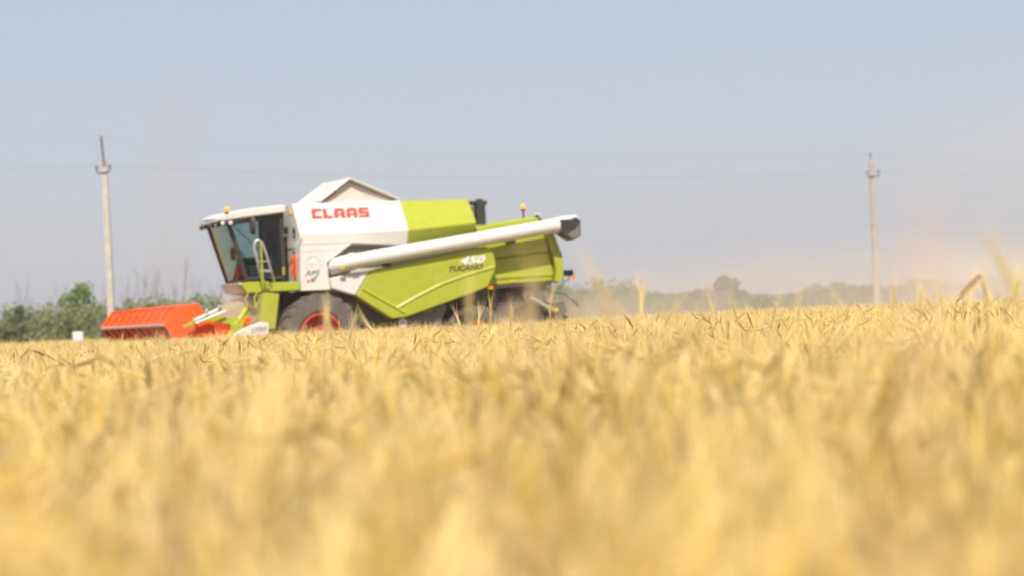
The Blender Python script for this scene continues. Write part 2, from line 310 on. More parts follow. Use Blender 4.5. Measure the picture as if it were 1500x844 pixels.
MB().prism([(-.255, 1.935), (-.235, 2.17), (-3.95, 2.76), (-4.15, 2.2), (-3.95, 1.83), (-1.95, 1.23), (-1.63, 1.21), (-.795, 1.765)], -1.62, -1.3).build('side_panel', 'green', H, bevel=.035)
# rear hood
hood = [(-3.85, 3.05), (-3.85, 3.24), (-4.6, 3.34), (-5.35, 3.40), (-5.52, 3.22), (-5.60, 2.95)]
RH = MB().prism([(-3.9, 2.45), (-3.85, 3.22), (-4.6, 3.33), (-5.30, 3.42), (-5.42, 3.36), (-5.62, 2.60)], -1.28, 1.28).build('rear_hood', 'green', H, bevel=.04)
MB().prism([(-3.9, 1.86), (-3.9, 2.44), (-5.63, 2.59), (-5.72, 2.2), (-5.70, 1.92)], -1.22, 1.22).build('rear_hood_skirt', 'green', H, bevel=.03)
MB().prism([(-3.9, 2.0), (-3.9, 2.08), (-5.71, 2.12), (-5.70, 2.04)], 1.2, 1.245).build('skirt_rib', 'green', H, bevel=.01)
rf = [(-5.36, 3.42), (-5.55, 3.32), (-5.76, 2.95), (-5.92, 2.5), (-5.93, 2.05), (-5.86, 1.90), (-5.72, 1.90), (-5.76, 2.2), (-5.66, 2.62), (-5.46, 3.33)]
MB().prism(rf, -1.34, 1.34).build('rear_frame', 'green', H, bevel=.02)
MB().prism([(-4.1, 1.80), (-4.1, 1.855), (-5.8, 1.915), (-5.8, 1.87)], 1.0, 1.26).build('hood_seal', 'dark', H)
# unloading auger
def az(x): return 2.48+.134*(-.42-x)
A = MB(); path = [(-.40, 1.10, 2.38), (-.40, 1.38, 2.42), (-.43, 1.54, 2.45), (-.53, 1.63, 2.48), (-.70, 1.67, az(-.70))]
A.tube(path, [.17, .175, .178, .178, .175], 20); el = A.build('auger_elbow', 'white', H, smooth='auto')
MB().box(-.50, -.38, 1.80, 1.83, 2.36, 2.42).build('sticker', 'yellow', el)
A = MB(); A.tube([(-.70, 1.67, az(-.70)), (-.75, 1.67, az(-.75)), (-3.4, 1.67, az(-3.4)), (-5.62, 1.67, az(-5.62))], .168, 24); A.build('auger_tube', 'white', H, smooth='auto')
A = MB(); A.tube([(-.66, 1.67, az(-.66)), (-.80, 1.67, az(-.80))], .19, 24); A.build('tube_collar', 'white', H, smooth='auto')
for x in (-1.6, -4.6): MB().box(x-.05, x+.05, 1.2, 1.67, az(x)-.25, az(x)-.16).build('auger_rest', 'dark', H)
zt = az(-5.7)
A = MB(); A.tube([(-5.60, 1.67, az(-5.60)), (-5.72, 1.67, zt)], .185, 24); A.build('auger_collar', 'white', H, smooth='auto')
A = MB(); A.loft([[(-5.70, 1.48, zt+.10), (-5.70, 1.56, zt+.19), (-5.70, 1.78, zt+.19), (-5.70, 1.86, zt+.10)], [(-6.10, 1.50, zt+.16), (-6.10, 1.56, zt+.22), (-6.10, 1.78, zt+.22), (-6.10, 1.84, zt+.16)], [(-6.19, 1.52, zt+.10), (-6.20, 1.57, zt+.15), (-6.20, 1.77, zt+.15), (-6.19, 1.82, zt+.10)]]); A.build('spout_cap', 'white', H, bevel=.01)
A = MB(); A.prism([(-5.69, zt+.12), (-5.72, zt-.20), (-5.98, zt-.37), (-6.18, zt-.26), (-6.19, zt+.10)], 1.475, 1.50); A.prism([(-5.69, zt+.12), (-5.72, zt-.20), (-5.98, zt-.37), (-6.18, zt-.26), (-6.19, zt+.10)], 1.84, 1.865)
A.add([(-6.18, 1.50, zt-.26), (-6.18, 1.84, zt-.26), (-6.19, 1.84, zt+.10), (-6.19, 1.50, zt+.10)], [(0, 1, 2, 3)])
A.add([(-5.72, 1.50, zt-.20), (-5.72, 1.84, zt-.20), (-5.98, 1.84, zt-.37), (-5.98, 1.50, zt-.37)], [(0, 1, 2, 3)]); A.build('spout', 'black', H)
MB().prism([(-5.84, zt-.23), (-5.98, zt-.34), (-6.15, zt-.25), (-6.16, zt+.0), (-6.06, zt-.12), (-5.95, zt-.17)], 1.866, 1.89).build('spout_lining', 'grey', H, bevel=.01)
# exhaust and air intake on the deck
b = MB(); b.box(-4.32, -4.10, .48, .70, 3.3, 3.84); b.tube([(-3.85, .58, 3.80), (-4.40, .58, 3.80)], .055, 10); b.tube([(-4.22, .58, 3.80), (-4.22, .58, 3.89)], .08, 12); b.build('exhaust_stack', 'black', H, bevel=.015)
MB().tube([(-5.62, .6, 3.38), (-5.62, .6, 3.48)], .05, 10).build('camera_mount', 'black', H)
MB().box(-5.70, -5.52, .55, .66, 3.48, 3.51).build('camera_hood', 'white', H)
# rear lamps on bracket
b = MB(); b.box(-6.24, -5.92, 1.0, 1.18, 2.02, 2.16); br = b.build('lamp_bracket', 'black', H, bevel=.01)
MB().tube([(-6.24, 1.12, 2.0), (-6.29, 1.12, 1.96)], .06, 12).build('tail_lamp', 'amber', br)
MB().tube([(-5.98, 1.1, 2.02), (-6.02, 1.1, 1.9), (-6.14, 1.1, 1.92), (-6.16, 1.1, 2.02)], .012, 6).build('cable', 'black', br)
MB().box(-4.18, -4.07, 1.30, 1.36, 1.79, 1.86).build('side_marker_lamp', 'amber', H)
MB().box(-4.75, -4.62, 1.222, 1.25, 2.02-.1, 2.07-.1).build('side_marker_lamp', 'yellow', H)
v = MB(); v.lathe_y([(.105, 1.40), (.11, 1.45), (.095, 1.47)], -1.93, 1.11, 24); rl = v.build('round_reflector', 'letter_white', H, bevel=.005)
MB().lathe_y([(.055, 1.475), (.05, 1.478)], -1.93, 1.11, 20).build('reflector_centre', 'ring', rl)
MB().box(-2.05, -1.98, 1.40, 1.44, .98, 1.02).build('side_marker_lamp', 'amber', H)
# lower grey covers, toolbox and green handle
MB().prism([(-2.05, 1.22), (-2.95, 1.52), (-3.05, 1.45), (-2.85, .95), (-2.7, .7), (-2.05, .7)], 1.0, 1.34).build('lower_cover', 'grey', H, bevel=.02)
MB().tube([(-2.40, 1.37, 1.46), (-2.43, 1.37, 1.39), (-2.50, 1.37, 1.355), (-2.64, 1.37, 1.38), (-2.72, 1.37, 1.46), (-2.73, 1.37, 1.56)], .022, 8).build('handle', 'green', H)
b = MB()
for k in range(5): b.tube([(-3.1-.35*k, 1.02, 1.2+.08*k), (-3.2-.35*k, 1.06, 1.75)], .03, 6)
b.tube([(-3.0, 1.05, 1.5), (-4.9, 1.05, 1.7)], .04, 6); b.build('linkage', 'dark', H)
# straw chopper and spreader
MB().prism([(-4.95, 1.90), (-5.72, 1.93), (-5.62, 1.55), (-5.45, 1.38), (-5.1, 1.42), (-4.98, 1.6)], -1.1, 1.14).build('straw_chopper', 'grey', H, bevel=.02)
MB().prism([(-5.2, 1.40), (-5.5, 1.45), (-5.98, 1.42), (-6.08, 1.2), (-5.85, .92), (-5.55, .98)], -1.1, 1.05).build('straw_spreader', 'dark', H, bevel=.02)
MB().prism([(-5.72, 1.42), (-5.98, 1.45), (-6.06, 1.22), (-5.80, .93), (-5.62, 1.2)], 1.052, 1.12).build('spreader_plate', 'grey', H, bevel=.01)
for k in range(7): MB().prism([(-5.7, 1.18), (-6.2, 1.1), (-6.18, .95), (-5.8, .95)], -1.0+.3*k, -.98+.3*k).build('deflector_fin', 'dark', H)
MB().box(-5.84, -5.73, 1.125, 1.135, 1.20, 1.30).build('sticker', 'yellow', H)
b = MB(); b.tube([(-5.12, 1.2, 1.56), (-5.66, 1.2, 1.26)], .05, 8); b.build('chopper_strut', 'silver', H)
MB().tube([(-5.6, 1.1, 1.68), (-6.12, .9, 1.60), (-6.62, .5, 1.32)], .012, 6).build('rod', 'black', H)
b = MB(); b.lathe_y([(.10, 1.14), (.10, 1.17), (.04, 1.175)], -5.28, 1.72, 16); b.lathe_y([(.05, 1.14), (.05, 1.2)], -5.12, 1.60, 12); b.build('belt_pulley', 'dark', H)
MB().lathe_y([(.06, 1.145), (.05, 1.16)], -5.60, 1.80, 16).build('round_cap', 'silver', H)
# wheels
def tyre_mesh(R0, hw, rr, cy_, nl):
    t = MB(); pr = [(rr, -hw*.8), (rr+.05, -hw*.95), (R0*.80, -hw), (R0*.93, -hw*.88), (R0*.965, -hw*.5), (R0*.97, 0), (R0*.965, hw*.5), (R0*.93, hw*.88), (R0*.80, hw), (rr+.05, hw*.95), (rr, hw*.8)]
    t.lathe_y([(r, cy_+y) for r, y in pr], 0, 0, 56, closed=True)
    for k in range(nl):
        for sgn in (1, -1):
            a0 = 2*math.pi*(k+(.5 if sgn < 0 else 0))/nl; secs = []
            for t_ in (0, .35, .7, 1.0):
                y = sgn*hw*(.02+.96*t_); a = a0+t_*.26; ro = R0*(1.0-.03*t_**3); ri = R0*(.95 if t_ < .9 else .84); da = .055
                if t_ > .9: ro = R0*.95
                secs.append([(ro*math.cos(a-da*.7), cy_+y, ro*math.sin(a-da*.7)), (ro*math.cos(a+da*.7), cy_+y, ro*math.sin(a+da*.7)), (ri*math.cos(a+da), cy_+y, ri*math.sin(a+da)), (ri*math.cos(a-da), cy_+y, ri*math.sin(a-da))])
            t.loft(secs)
    return t
def wheel(name, x, y, z, R0, hw, rr, sgn):
    p = bpy.data.objects.new(name, None); COL.objects.link(p); p.parent = H; p.location = (x, y, z)
    tyre_mesh(R0, hw, rr, 0, 20).build('tyre', 'rubber', p, smooth='auto')
    r = MB(); o = sgn*hw
    r.lathe_y([(rr+.015, -hw*.85), (rr+.015, o*.86), (rr+.01, o*.90), (rr-.04, o*.90), (rr-.06, o*.5), (rr*.72, o*.30), (rr*.55, o*.28), (rr*.5, o*.42), (rr*.28, o*.45), (rr*.25, o*.62), (.02, o*.64)], 0, 0, 40)
    rim = r.build('rim', 'red', p, smooth='auto')
    for k in range(8):
        a = 2*math.pi*k/8; MB().lathe_y([(.02, o*.42), (.02, o*.50)], rr*.40*math.cos(a), rr*.40*math.sin(a), 6).build('wheel_bolt', 'dark', rim)
    return p
wheel('front_wheel', 0, 1.17, .93, .95, .38, .48, 1); wheel('front_wheel', 0, -1.17, .93, .95, .38, .48, -1)
wheel('rear_wheel', -3.68, 1.2, .72, .74, .22, .36, 1); wheel('rear_wheel', -3.68, -1.2, .72, .74, .22, .36, -1)
b = MB(); b.tube([(0, -1.1, .93), (0, 1.1, .93)], .16, 12); b.build('front_axle', 'dark', H)
b = MB(); b.tube([(-3.68, -1.1, .72), (-3.68, 1.1, .72)], .10, 12); b.box(-3.8, -3.56, -.3, .3, .7, 1.2); b.build('rear_axle', 'dark', H)
b = MB(); b.tube([(-3.45, 1.38, 1.12), (-3.35, 1.44, 1.30)], .17, 14); b.build('belt_tensioner', 'dark', H)
# feeder house
MB().prism([(1.0, 1.8), (1.3, 1.85), (2.4, 1.35), (2.5, .6), (2.0, .55), (1.0, 1.1)], -.75, .75).build('feeder_house', 'dusty', H, bevel=.02)
# header -------------------------------------------------------
hd = MB(); hd.box(2.25, 2.32, -3.8, 3.72, .45, 1.30); hd.box(2.27, 3.3, -3.8, 3.72, .42, .50); hd.tube([(2.24, -3.8, 1.32), (2.24, 3.72, 1.32)], .05, 8); HD = hd.build('header_frame', 'orange', H, bevel=.01)
b = MB(); b.tube([(2.75, -3.7, .80), (2.75, 3.65, .80)], .20, 18)
for side in (1, -1):
    N = 90
    for k in range(N):
        a = 2*math.pi*k/15*side; a2 = 2*math.pi*(k+1)/15*side; y = side*(3.6-3.0*k/N); y2 = side*(3.6-3.0*(k+1)/N)
        b.add([(2.75+.2*math.cos(a), y, .8+.2*math.sin(a)), (2.75+.33*math.cos(a), y, .8+.33*math.sin(a)), (2.75+.33*math.cos(a2), y2, .8+.33*math.sin(a2)), (2.75+.2*math.cos(a2), y2, .8+.2*math.sin(a2))], [(0, 1, 2, 3)])
b.build('intake_auger', 'orange', HD, recalc=False)
hexp = [(3.80, 1.29), (3.52, 1.66), (3.02, 1.70), (2.74, 1.32), (3.02, .92), (3.50, .90)]
Y0, Y1 = -3.72, 2.42
RL = MB(); RL.tube([(3.27, Y0-.05, 1.3), (3.27, 3.5, 1.3)], .07, 12); RL = RL.build('reel', 'orange', H)
def lerp(a, b_, t): return (a[0]+(b_[0]-a[0])*t, a[1]+(b_[1]-a[1])*t)
MB().prism(hexp, Y1, Y1+.03).build('end_plate', 'orange', RL, bevel=.008)
MB().prism(hexp, Y0-.03, Y0).build('end_plate', 'orange', RL, bevel=.008)
for i, hv in enumerate(hexp):
    MB().tube([(hv[0], Y0, hv[1]), (hv[0], Y1, hv[1])], .03, 8).build('tine_bar', 'silver' if i == 0 else 'orange', RL)
NB = 9
for i in range(6):                                  # sheets of tines between the bars
    a, c_ = hexp[i], hexp[(i+1) % 6]
    sh = MB()
    for k in range(NB):
        ya = Y0+(Y1-Y0)*k/NB; yb = Y0+(Y1-Y0)*(k+1)/NB; g_ = .03
        full = i in (0, 1)
        p0, p1 = (lerp(a, c_, .04), lerp(a, c_, .97)) if full else (lerp(a, c_, .0), lerp(a, c_, .42))
        ym = (ya+yb)/2; nx, nz = (c_[1]-a[1]), -(c_[0]-a[0]); L_ = math.hypot(nx, nz); nx /= L_; nz /= L_; o_ = .035
        mid = lerp(p0, p1, .55)
        sh.add([(p0[0], ya+g_, p0[1]), (p0[0], yb-g_, p0[1]), (mid[0]-nx*o_, yb-g_*2, mid[1]-nz*o_), (mid[0]-nx*o_, ya+g_*2, mid[1]-nz*o_), (p1[0], yb-g_*(1 if full else 4), p1[1]), (p1[0], ya+g_*(1 if full else 7), p1[1])], [(0, 1, 2, 3), (3, 2, 4, 5)])
        if not full or True:
            q0, q1 = lerp(a, c_, 0), lerp(a, c_, 1.0)
            sh.add([(q0[0]+.01, ya-.12, q0[1]), (q0[0]+.01, ya+.20, q0[1]), (q1[0]+.01, ya+.12, q1[1]), (q1[0]+.01, ya-.12, q1[1])], [(0, 1, 2, 3)])
    o = sh.build('tine_row', 'orange', RL, recalc=False); so = o.modifiers.new('solid', 'SOLIDIFY'); so.thickness = .015
# reel drive at near end, arms and cylinder
b = MB(); b.lathe_y([(.30, 3.2), (.32, 3.24), (.30, 3.28), (.12, 3.30)], 3.18, 1.16, 28)
for k in range(6):
    a = 2*math.pi*k/6+.3; b.tube([(3.18, 2.9, 1.16), (3.18+.36*math.cos(a), 2.95, 1.16+.36*math.sin(a))], .04, 6)
b.build('reel_drive', 'orange', H, smooth='auto')
b = MB(); b.loft([[(3.62, 3.42, 1.20), (3.62, 3.50, 1.20), (3.62, 3.50, 1.26), (3.62, 3.42, 1.26)], [(3.1, 3.42, 1.34), (3.1, 3.50, 1.34), (3.1, 3.50, 1.46), (3.1, 3.42, 1.46)], [(2.2, 3.42, 1.16), (2.2, 3.50, 1.16), (2.2, 3.50, 1.32), (2.2, 3.42, 1.32)]]); b.build('reel_arm', 'green', H, bevel=.01)
b = MB(); b.box(2.2, 3.3, -3.9, -3.82, 1.2, 1.32); b.build('reel_arm', 'green', H, bevel=.01)
b = MB(); b.tube([(3.42, 3.55, 1.36), (2.82, 3.55, 1.60)], .022, 8); b.tube([(3.40, 3.62, 1.30), (2.74, 3.62, 1.53)], .022, 8); b.tube([(2.80, 3.5, 1.50), (2.86, 3.6, 1.64)], .04, 8); b.tube([(3.10, 3.5, 1.46), (3.14, 3.6, 1.56)], .03, 8); b.build('hydraulic_cylinder', 'silver', H)
b = MB(); b.box(2.35, 2.62, 3.3, 3.6, .85, 1.25); b.tube([(2.5, 3.45, 1.2), (2.2, 3.3, 1.55)], .06, 8); b.tube([(2.3, 3.2, .9), (2.15, 3.0, 1.5)], .07, 8); b.tube([(2.7, 3.5, .9), (2.45, 3.5, 1.3)], .06, 8); b.build('drive_bracket', 'green', H, bevel=.01)
b = MB()
for k in range(4): b.tube([(2.3+.05*k, 3.1, 1.3), (2.0+.04*k, 2.6, 1.6-.05*k), (1.5, 1.5, 1.6), (1.3, 1.2, 1.75)], .016, 6)
b.build('hose', 'green', H)
for s in (1, -1):
    dv = MB(); dv.prism([(1.86, 1.24), (2.05, 1.27), (2.45, 1.13), (2.95, .86), (3.9, .45), (3.9, .38), (1.86, .38)], 3.75*s, 3.83*s); DV = dv.build('crop_divider', 'white', H, bevel=.02)
text('V750', 'lettering', 'letter_grey', DV if False else H, (2.26, 3.835, 1.06), (-1, 0, .03), (0, 0, 1), .09, .34, bold=.01, shear=.2)
# lettering ----------------------------------------------------
nrm = Vector((0, .807, .59)).normalized(); upc = Vector((0, -.46, .64)).normalized()
def claas():
    bars = {'C': [(0, 0, 1.4, 4), (1.4, 0, 3.6, 1.2), (1.4, 2.8, 3.6, 4)],
            'L': [(0, 0, 1.4, 4), (1.4, 0, 3.4, 1.2)],
            'A': [(0, 0, 1.4, 3.4), (.5, 2.75, 3.1, 4), (2.5, 0, 3.9, 3.4), (1.4, .95, 2.5, 1.8)],
            'S': [(0, 0, 3.7, 1.1), (2.3, 1.1, 3.7, 2.5), (0, 1.5, 2.3, 2.5), (0, 2.5, 1.4, 2.9), (0, 2.9, 3.7, 4)]}
    adv = {'C': 4.0, 'L': 3.8, 'A': 4.35, 'S': 4.0}; m = MB(); x = 0
    for ch in 'CLAAS':
        for (x0, y0, x1, y1) in bars[ch]:
            if ch == 'A' and (x0, y0) == (.5, 2.75): pts = [(0, 2.75), (.6, 4), (3.3, 4), (3.9, 2.75)]
            elif ch == 'A' and x1 in (1.4, 3.9) and y1 == 3.4: pts = [(x0, 0), (x0, 2.75), (x1, 2.75), (x1, 0)]
            else: pts = [(x0, y0), (x0, y1), (x1, y1), (x1, y0)]
            fr = []; bk = []
            for px, py in pts:
                X = (x+px)*1.33/19.9; Yv = py*.29/4; X += Yv*.12
                p = Vector((.03-X, 1.0, 3.88)) + Vector((0, .59, -.807))*(.455-Yv)
                # base line sits on the chamfer a little below half height
                fr.append(p+nrm*.008); bk.append(p-nrm*.004)
            m.loft([bk, fr])
        x += adv[ch]
    return m
claas().build('lettering', 'letter_red', H)
text('450', 'lettering', 'letter_white', H, (-3.30, 1.626, 2.365), (-1, 0, .035), (0, 0, 1), .17, .62, bold=.03, shear=.35)
text('TUCANO', 'lettering', 'letter_dark', H, (-3.03, 1.626, 2.215), (-1, 0, .035), (0, 0, 1), .12, .82, bold=.025, shear=.35, depth=.006)
text('APS', 'lettering', 'letter_grey', H, (.33, 1.502, 2.245), (-1, 0, 0), (0, 0, 1), .12, .36, bold=.01, shear=.3)
b = MB(); b.lathe_y([(.034, 1.49), (.034, 1.506)], .25, 2.13, 16); b.build('emblem', 'letter_red', H)
b = MB(); b.lathe_y([(.045, 1.49), (.045, 1.506)], .15, 2.15, 16); b.prism([(.12, 2.15), (.14, 2.19), (.06, 2.24), (.04, 2.20)], 1.49, 1.505); b.build('emblem', 'letter_grey', H)
b = MB(); n_ = 40
rg = [[(.125+r*math.cos(2*math.pi*k/n_), y, 2.51+r*math.sin(2*math.pi*k/n_)) for k in range(n_)] for r, y in ((.18, 1.49), (.18, 1.506), (.165, 1.506), (.165, 1.49))]
b.loft(rg, cap=False); b.build('round_badge', 'ring', H)
MB().prism([(.22, 2.50), (.22, 2.525), (.03, 2.525), (.03, 2.50)], 1.49, 1.504).build('badge_bar', 'ring', H)
MB().prism([(.38, 2.782), (.38, 2.79), (-.60, 2.81), (-.60, 2.802)], 1.49, 1.5015).build('panel_seam', 'ring', H)

# ------------------------------------------------------------------ utility poles and wires
def pole(x, y, h, lean, label, arm):
    p = empty('utility_pole', (x, y, 0)); tagit(p, label, 'pole')
    MB().loft([[(sx*w_+lean*z/h, sy*w_, z) for sx, sy in ((-1, -1), (1, -1), (1, 1), (-1, 1))] for w_, z in ((.17, 0), (.15, h*.5), (.115, h))]).build('shaft', 'concrete' if arm == 'L' else 'concrete_tan', p, bevel=.02)
    b = MB()
    if arm == 'L':
        b.tube([(lean, -.14, h-.25), (lean-.08, -.14, h+1.0)], .05, 8)
        b.tube([(lean-.34, -.15, h-.6), (lean+.26, -.15, h-.55)], .035, 6); b.tube([(lean-.34, -.15, h-.6), (lean-.36, -.15, h-.4)], .03, 6); b.tube([(lean+.26, -.15, h-.55), (lean+.27, -.15, h-.38)], .03, 6)
        tips = [(lean-.36, -.15, h-.4), (lean+.27, -.15, h-.38), (lean-.08, -.14, h+1.0)]
    else:
        b.tube([(lean, 0, h-.05), (lean-.02, 0, h+.30)], .03, 6)
        b.tube([(lean-.28, -.15, h-1.0), (lean+.45, -.15, h-.98)], .035, 6); b.tube([(lean-.28, -.15, h-1.0), (lean-.28, -.15, h-.8)], .02, 6); b.tube([(lean+.42, -.15, h-.98), (lean+.42, -.15, h-.78)], .02, 6)
        tips = [(lean-.28, -.15, h-.8), (lean+.42, -.15, h-.78), (lean-.02, 0, h+.3)]
    b.build('cross_arm', 'steel_dark', p)
    for t in tips: MB().lathe_z([(.05, t[2]-.02), (.075, t[2]+.03), (.05, t[2]+.08), (.07, t[2]+.12), (.02, t[2]+.18)], t[0], t[1], 12).build('insulator', 'insul', p)
    return [(x+t[0], y+t[1], t[2]+.15) for t in tips]
TL = pole(-19.02, 128, 9.45, .0, 'pale concrete utility pole behind the orange reel, dark steel top and arm', 'L')
TR = pole(22.23, 165, 9.75, .02, 'tan concrete utility pole rising from the dust on the right', 'R')
def wire(a, c_, sag, label):
    pts = [(a[0]+(c_[0]-a[0])*t, a[1]+(c_[1]-a[1])*t, a[2]+(c_[2]-a[2])*t-4*sag*t*(1-t)) for t in [k/24 for k in range(25)]]
    tagit(MB().tube(pts, .006, 4, cap=False).build('power_line', 'wire'), label, 'power line')
step = (41.25, 37, 0)
nm = ['front side insulators of the two poles', 'inner arm insulators of the two poles', 'steel tops of the two poles']
for i in range(3):
    wire(TL[i], TR[i], .55, ['thin grey wire spanning between the outer arm insulators of both poles', 'thin grey wire spanning between the inner arm insulators of both poles', 'topmost thin grey wire spanning between the tips of both poles'][i])
    a = (TL[i][0]-30, TL[i][1]-27, TL[i][2]-.1); wire(a, TL[i], .3, ['thin wire from the outer arm insulator of the left pole to the left edge', 'thin wire from the inner arm insulator of the left pole to the left edge', 'topmost thin wire from the left pole tip to the left edge'][i])
    c_ = (TR[i][0]+41, TR[i][1]+37, TR[i][2]-.2); wire(TR[i], c_, .5, ['thin wire from the outer arm insulator of the right pole to the right edge', 'thin wire from the inner arm insulator of the right pole to the right edge', 'topmost thin wire from the right pole tip to the right edge'][i])
wire((-60, 195, 11.6), (40, 205, 11.2), .6, 'faint upper wire of the distant line crossing low behind the left pole')
wire((-60, 195, 10.4), (40, 205, 10.0), .6, 'faint lower wire of the distant line crossing low behind the left pole')

# ------------------------------------------------------------------ trees and hedge
def leafcloud(mb, cx, cy_, cz, rx, ry, rz, n, size):
    for _ in range(n):
        while True:
            a, b_, c_ = random.uniform(-1, 1), random.uniform(-1, 1), random.uniform(-1, 1); q = a*a+b_*b_+c_*c_
            if .15 < q < 1: break
        p = Vector((cx+a*rx, cy_+b_*ry, cz+c_*rz)); d = Vector((random.gauss(0, 1), random.gauss(0, 1), random.gauss(0, 1))).normalized(); e = d.orthogonal().normalized(); f_ = d.cross(e); s_ = size*random.uniform(.6, 1.3)
        mb.add([p-e*s_, p-f_*s_*.45, p+e*s_, p+f_*s_*.45], [(0, 1, 2, 3)])
def crown_mesh(h, rad, lobes, n, size, base=.2):
    m = MB()
    for _ in range(lobes):
        a = random.uniform(0, 2*math.pi); r = rad*random.uniform(0, .75); z = h*random.uniform(base+.12, .93); k = 1-.55*max(0, z/h-.55)/.45
        leafcloud(m, r*k*math.cos(a), r*k*math.sin(a), z, rad*random.uniform(.2, .42), rad*random.uniform(.2, .42), h*random.uniform(.06, .14), n, size)
    return m
def limb(m, p, d, L_, r, depth, spread=.5):
    q = p+d*L_; m.tube([p, p+d*L_*.5+Vector((random.uniform(-.05, .05)*L_, random.uniform(-.05, .05)*L_, 0)), q], [r, r*.8, r*.6], 5, cap=False)
    if depth == 0: return
    for k in range(random.choice((2, 3, 3))):
        nd = (d+Vector((random.gauss(0, spread), random.gauss(0, spread), random.uniform(0, .35)))).normalized(); limb(m, q if k else p+d*L_*.6, nd, L_*random.uniform(.55, .8), r*.55, depth-1, spread)
def trunk_mesh(h, r):
    m = MB(); limb(m, Vector((0, 0, 0)), Vector((0, 0, 1)), h*.35, r, 3); return m
def mktree(h, rad, lobes, n, size, lm, base=.15):
    t = empty('tree', (0, 0, 0)); trunk_mesh(h, .045*h).build('trunk', 'bark', t); crown_mesh(h, rad, lobes, n, size, base).build('crown', lm, t, recalc=False); return t
def dup(root, loc, rz, sc):
    r = root.copy(); COL.objects.link(r); r.location = loc; r.rotation_euler = (0, 0, rz); r.scale = sc
    for ch in [c for c in bpy.data.objects if c.parent == root]:
        c_ = ch.copy(); COL.objects.link(c_); c_.parent = r
    return r
def px2x(px, D): return (px-750)/FPX*D + 0.0     # lateral offset at ground level for a bearing
t = mktree(4.6, 1.75, 26, 170, .13, 'leaf_green', .1); t.location = (px2x(103, 168)+.5, 168, 0); tagit(t, 'round bright green tree standing taller than the hedge left of the pole', 'tree')
t = mktree(3.0, 1.1, 16, 150, .12, 'leaf_dark', .05); t.location = (px2x(209, 150)+.4, 150, 0); t.name = 'shrub'; tagit(t, 'small round dark green shrub just right of the left utility pole', 'shrub')
t = mktree(3.2, 1.3, 16, 150, .12, 'leaf_dark', .05); t.location = (px2x(0, 160)+.6, 160, 0); t.name = 'shrub'; tagit(t, 'dark green shrub cut by the left edge of the picture', 'shrub')
t = mktree(3.85, 1.9, 26, 190, .14, 'leaf_dark', .05); t.location = (px2x(1062, 205), 205, 0); tagit(t, 'dense dark green tree right of centre, clearest in the far treeline', 'tree')
# bare saplings
bt = []
for k in range(3):
    p = empty('bare_tree', (0, 0, 0)); m = MB(); limb(m, Vector((0, 0, 0)), Vector((0, 0, 1)), 2.0, .06, 5, .30); m.build('branches', 'twig', p); bt.append(p)
first = {0: 1, 1: 1, 2: 1}
for i, (px, D, s) in enumerate([(22, 172, .95), (40, 176, .85), (62, 170, .75), (140, 175, .9), (158, 178, .85), (176, 176, .95), (192, 172, .95), (232, 176, 1.15), (254, 172, 1.15), (270, 178, .9), (290, 176, .85), (318, 176, .8), (78, 176, .9), (214, 178, .9)]):
    k = i % 3; o = bt[k] if first[k] else dup(bt[k], (0, 0, 0), 0, (1, 1, 1)); first[k] = 0
    o.location = (px2x(px, D)+.5, D, 0); o.rotation_euler = (0, 0, random.uniform(0, 6)); o.scale = (s*.8, s*.8, s)
    tagit(o, 'leafless grey sapling sticking up out of the background hedge on the left', 'bare tree', 'leafless saplings above the left hedge')
# far treeline to the right: individual trees
pro = [mktree(3.0, 1.5, 22, 130, .13, 'leaf_olive', .05), mktree(2.8, 1.7, 22, 130, .13, 'leaf_olive', .05), mktree(3.3, 1.4, 22, 130, .13, 'leaf_green', .05)]
used = [0, 0, 0]; px = 845
while px < 1530:
    D = 205+(px-845)*.03+random.uniform(-5, 5); k = random.choice((0, 0, 1, 1, 2)); o = pro[k] if not used[k] else dup(pro[k], (0, 0, 0), 0, (1, 1, 1)); used[k] = 1
    gap = .80 if 1085 < px < 1140 else (.88 if px < 900 else 1.0)
    s = gap*random.uniform(.76, .96); o.location = (px2x(px, D)+.3, D, 0); o.rotation_euler = (0, 0, random.uniform(0, 6)); o.scale = (s*1.05, s*1.05, s)
    tagit(o, 'hazy olive green tree of the far treeline behind the drifting dust', 'tree', 'trees of the far treeline on the right'); px += random.uniform(9, 17)
def hedge(name, pts, n, hmin, hmax, lm, label):
    m = MB()
    for _ in range(n):
        t_ = random.random()*(len(pts)-1); i = int(t_); f_ = t_-i; x = pts[i][0]+(pts[i+1][0]-pts[i][0])*f_; y = pts[i][1]+(pts[i+1][1]-pts[i][1])*f_+random.uniform(-5, 3)
        hh = random.uniform(hmin, hmax)*(1 if y > pts[i][1]-1 else .8); r = random.uniform(.5, 1.1)
        for q in range(6):
            z = hh*random.uniform(.12, .92)
            leafcloud(m, x+random.uniform(-.6, .6)*r, y+random.uniform(-.6, .6)*r, z, r*random.uniform(.35, .7), r*.6, hh*.16, 26, .12)
    tagit(m.build(name, lm, recalc=False), label, 'hedge', kind='stuff')
hedge('hedgerow', [(-42, 160), (-18, 166), (8, 182)], 800, 2.4, 3.5, 'leaf_hedge', 'mass of olive green bushes along the far edge of the field on the left')
hedge('undergrowth', [(2, 196), (60, 225)], 300, 1.0, 2.3, 'leaf_olive', 'low grey green undergrowth between the hazy trees on the right')
# white board at the field edge
wb = empty('field_board', (-16.10, 100, 0)); tagit(wb, 'small white rectangular board with yellow foot standing in front of the hedge', 'board')
MB().box(-.18, .18, -.2, .2, .93, 1.33).build('panel', 'boxw', wb, bevel=.015); MB().box(-.17, .17, -.17, .17, .86, .928).build('foot', 'yellow', wb); b = MB()
for x in (-.15, .15): b.box(x-.025, x+.025, -.03, .03, 0, .859)
b.build('legs', 'bark', wb)

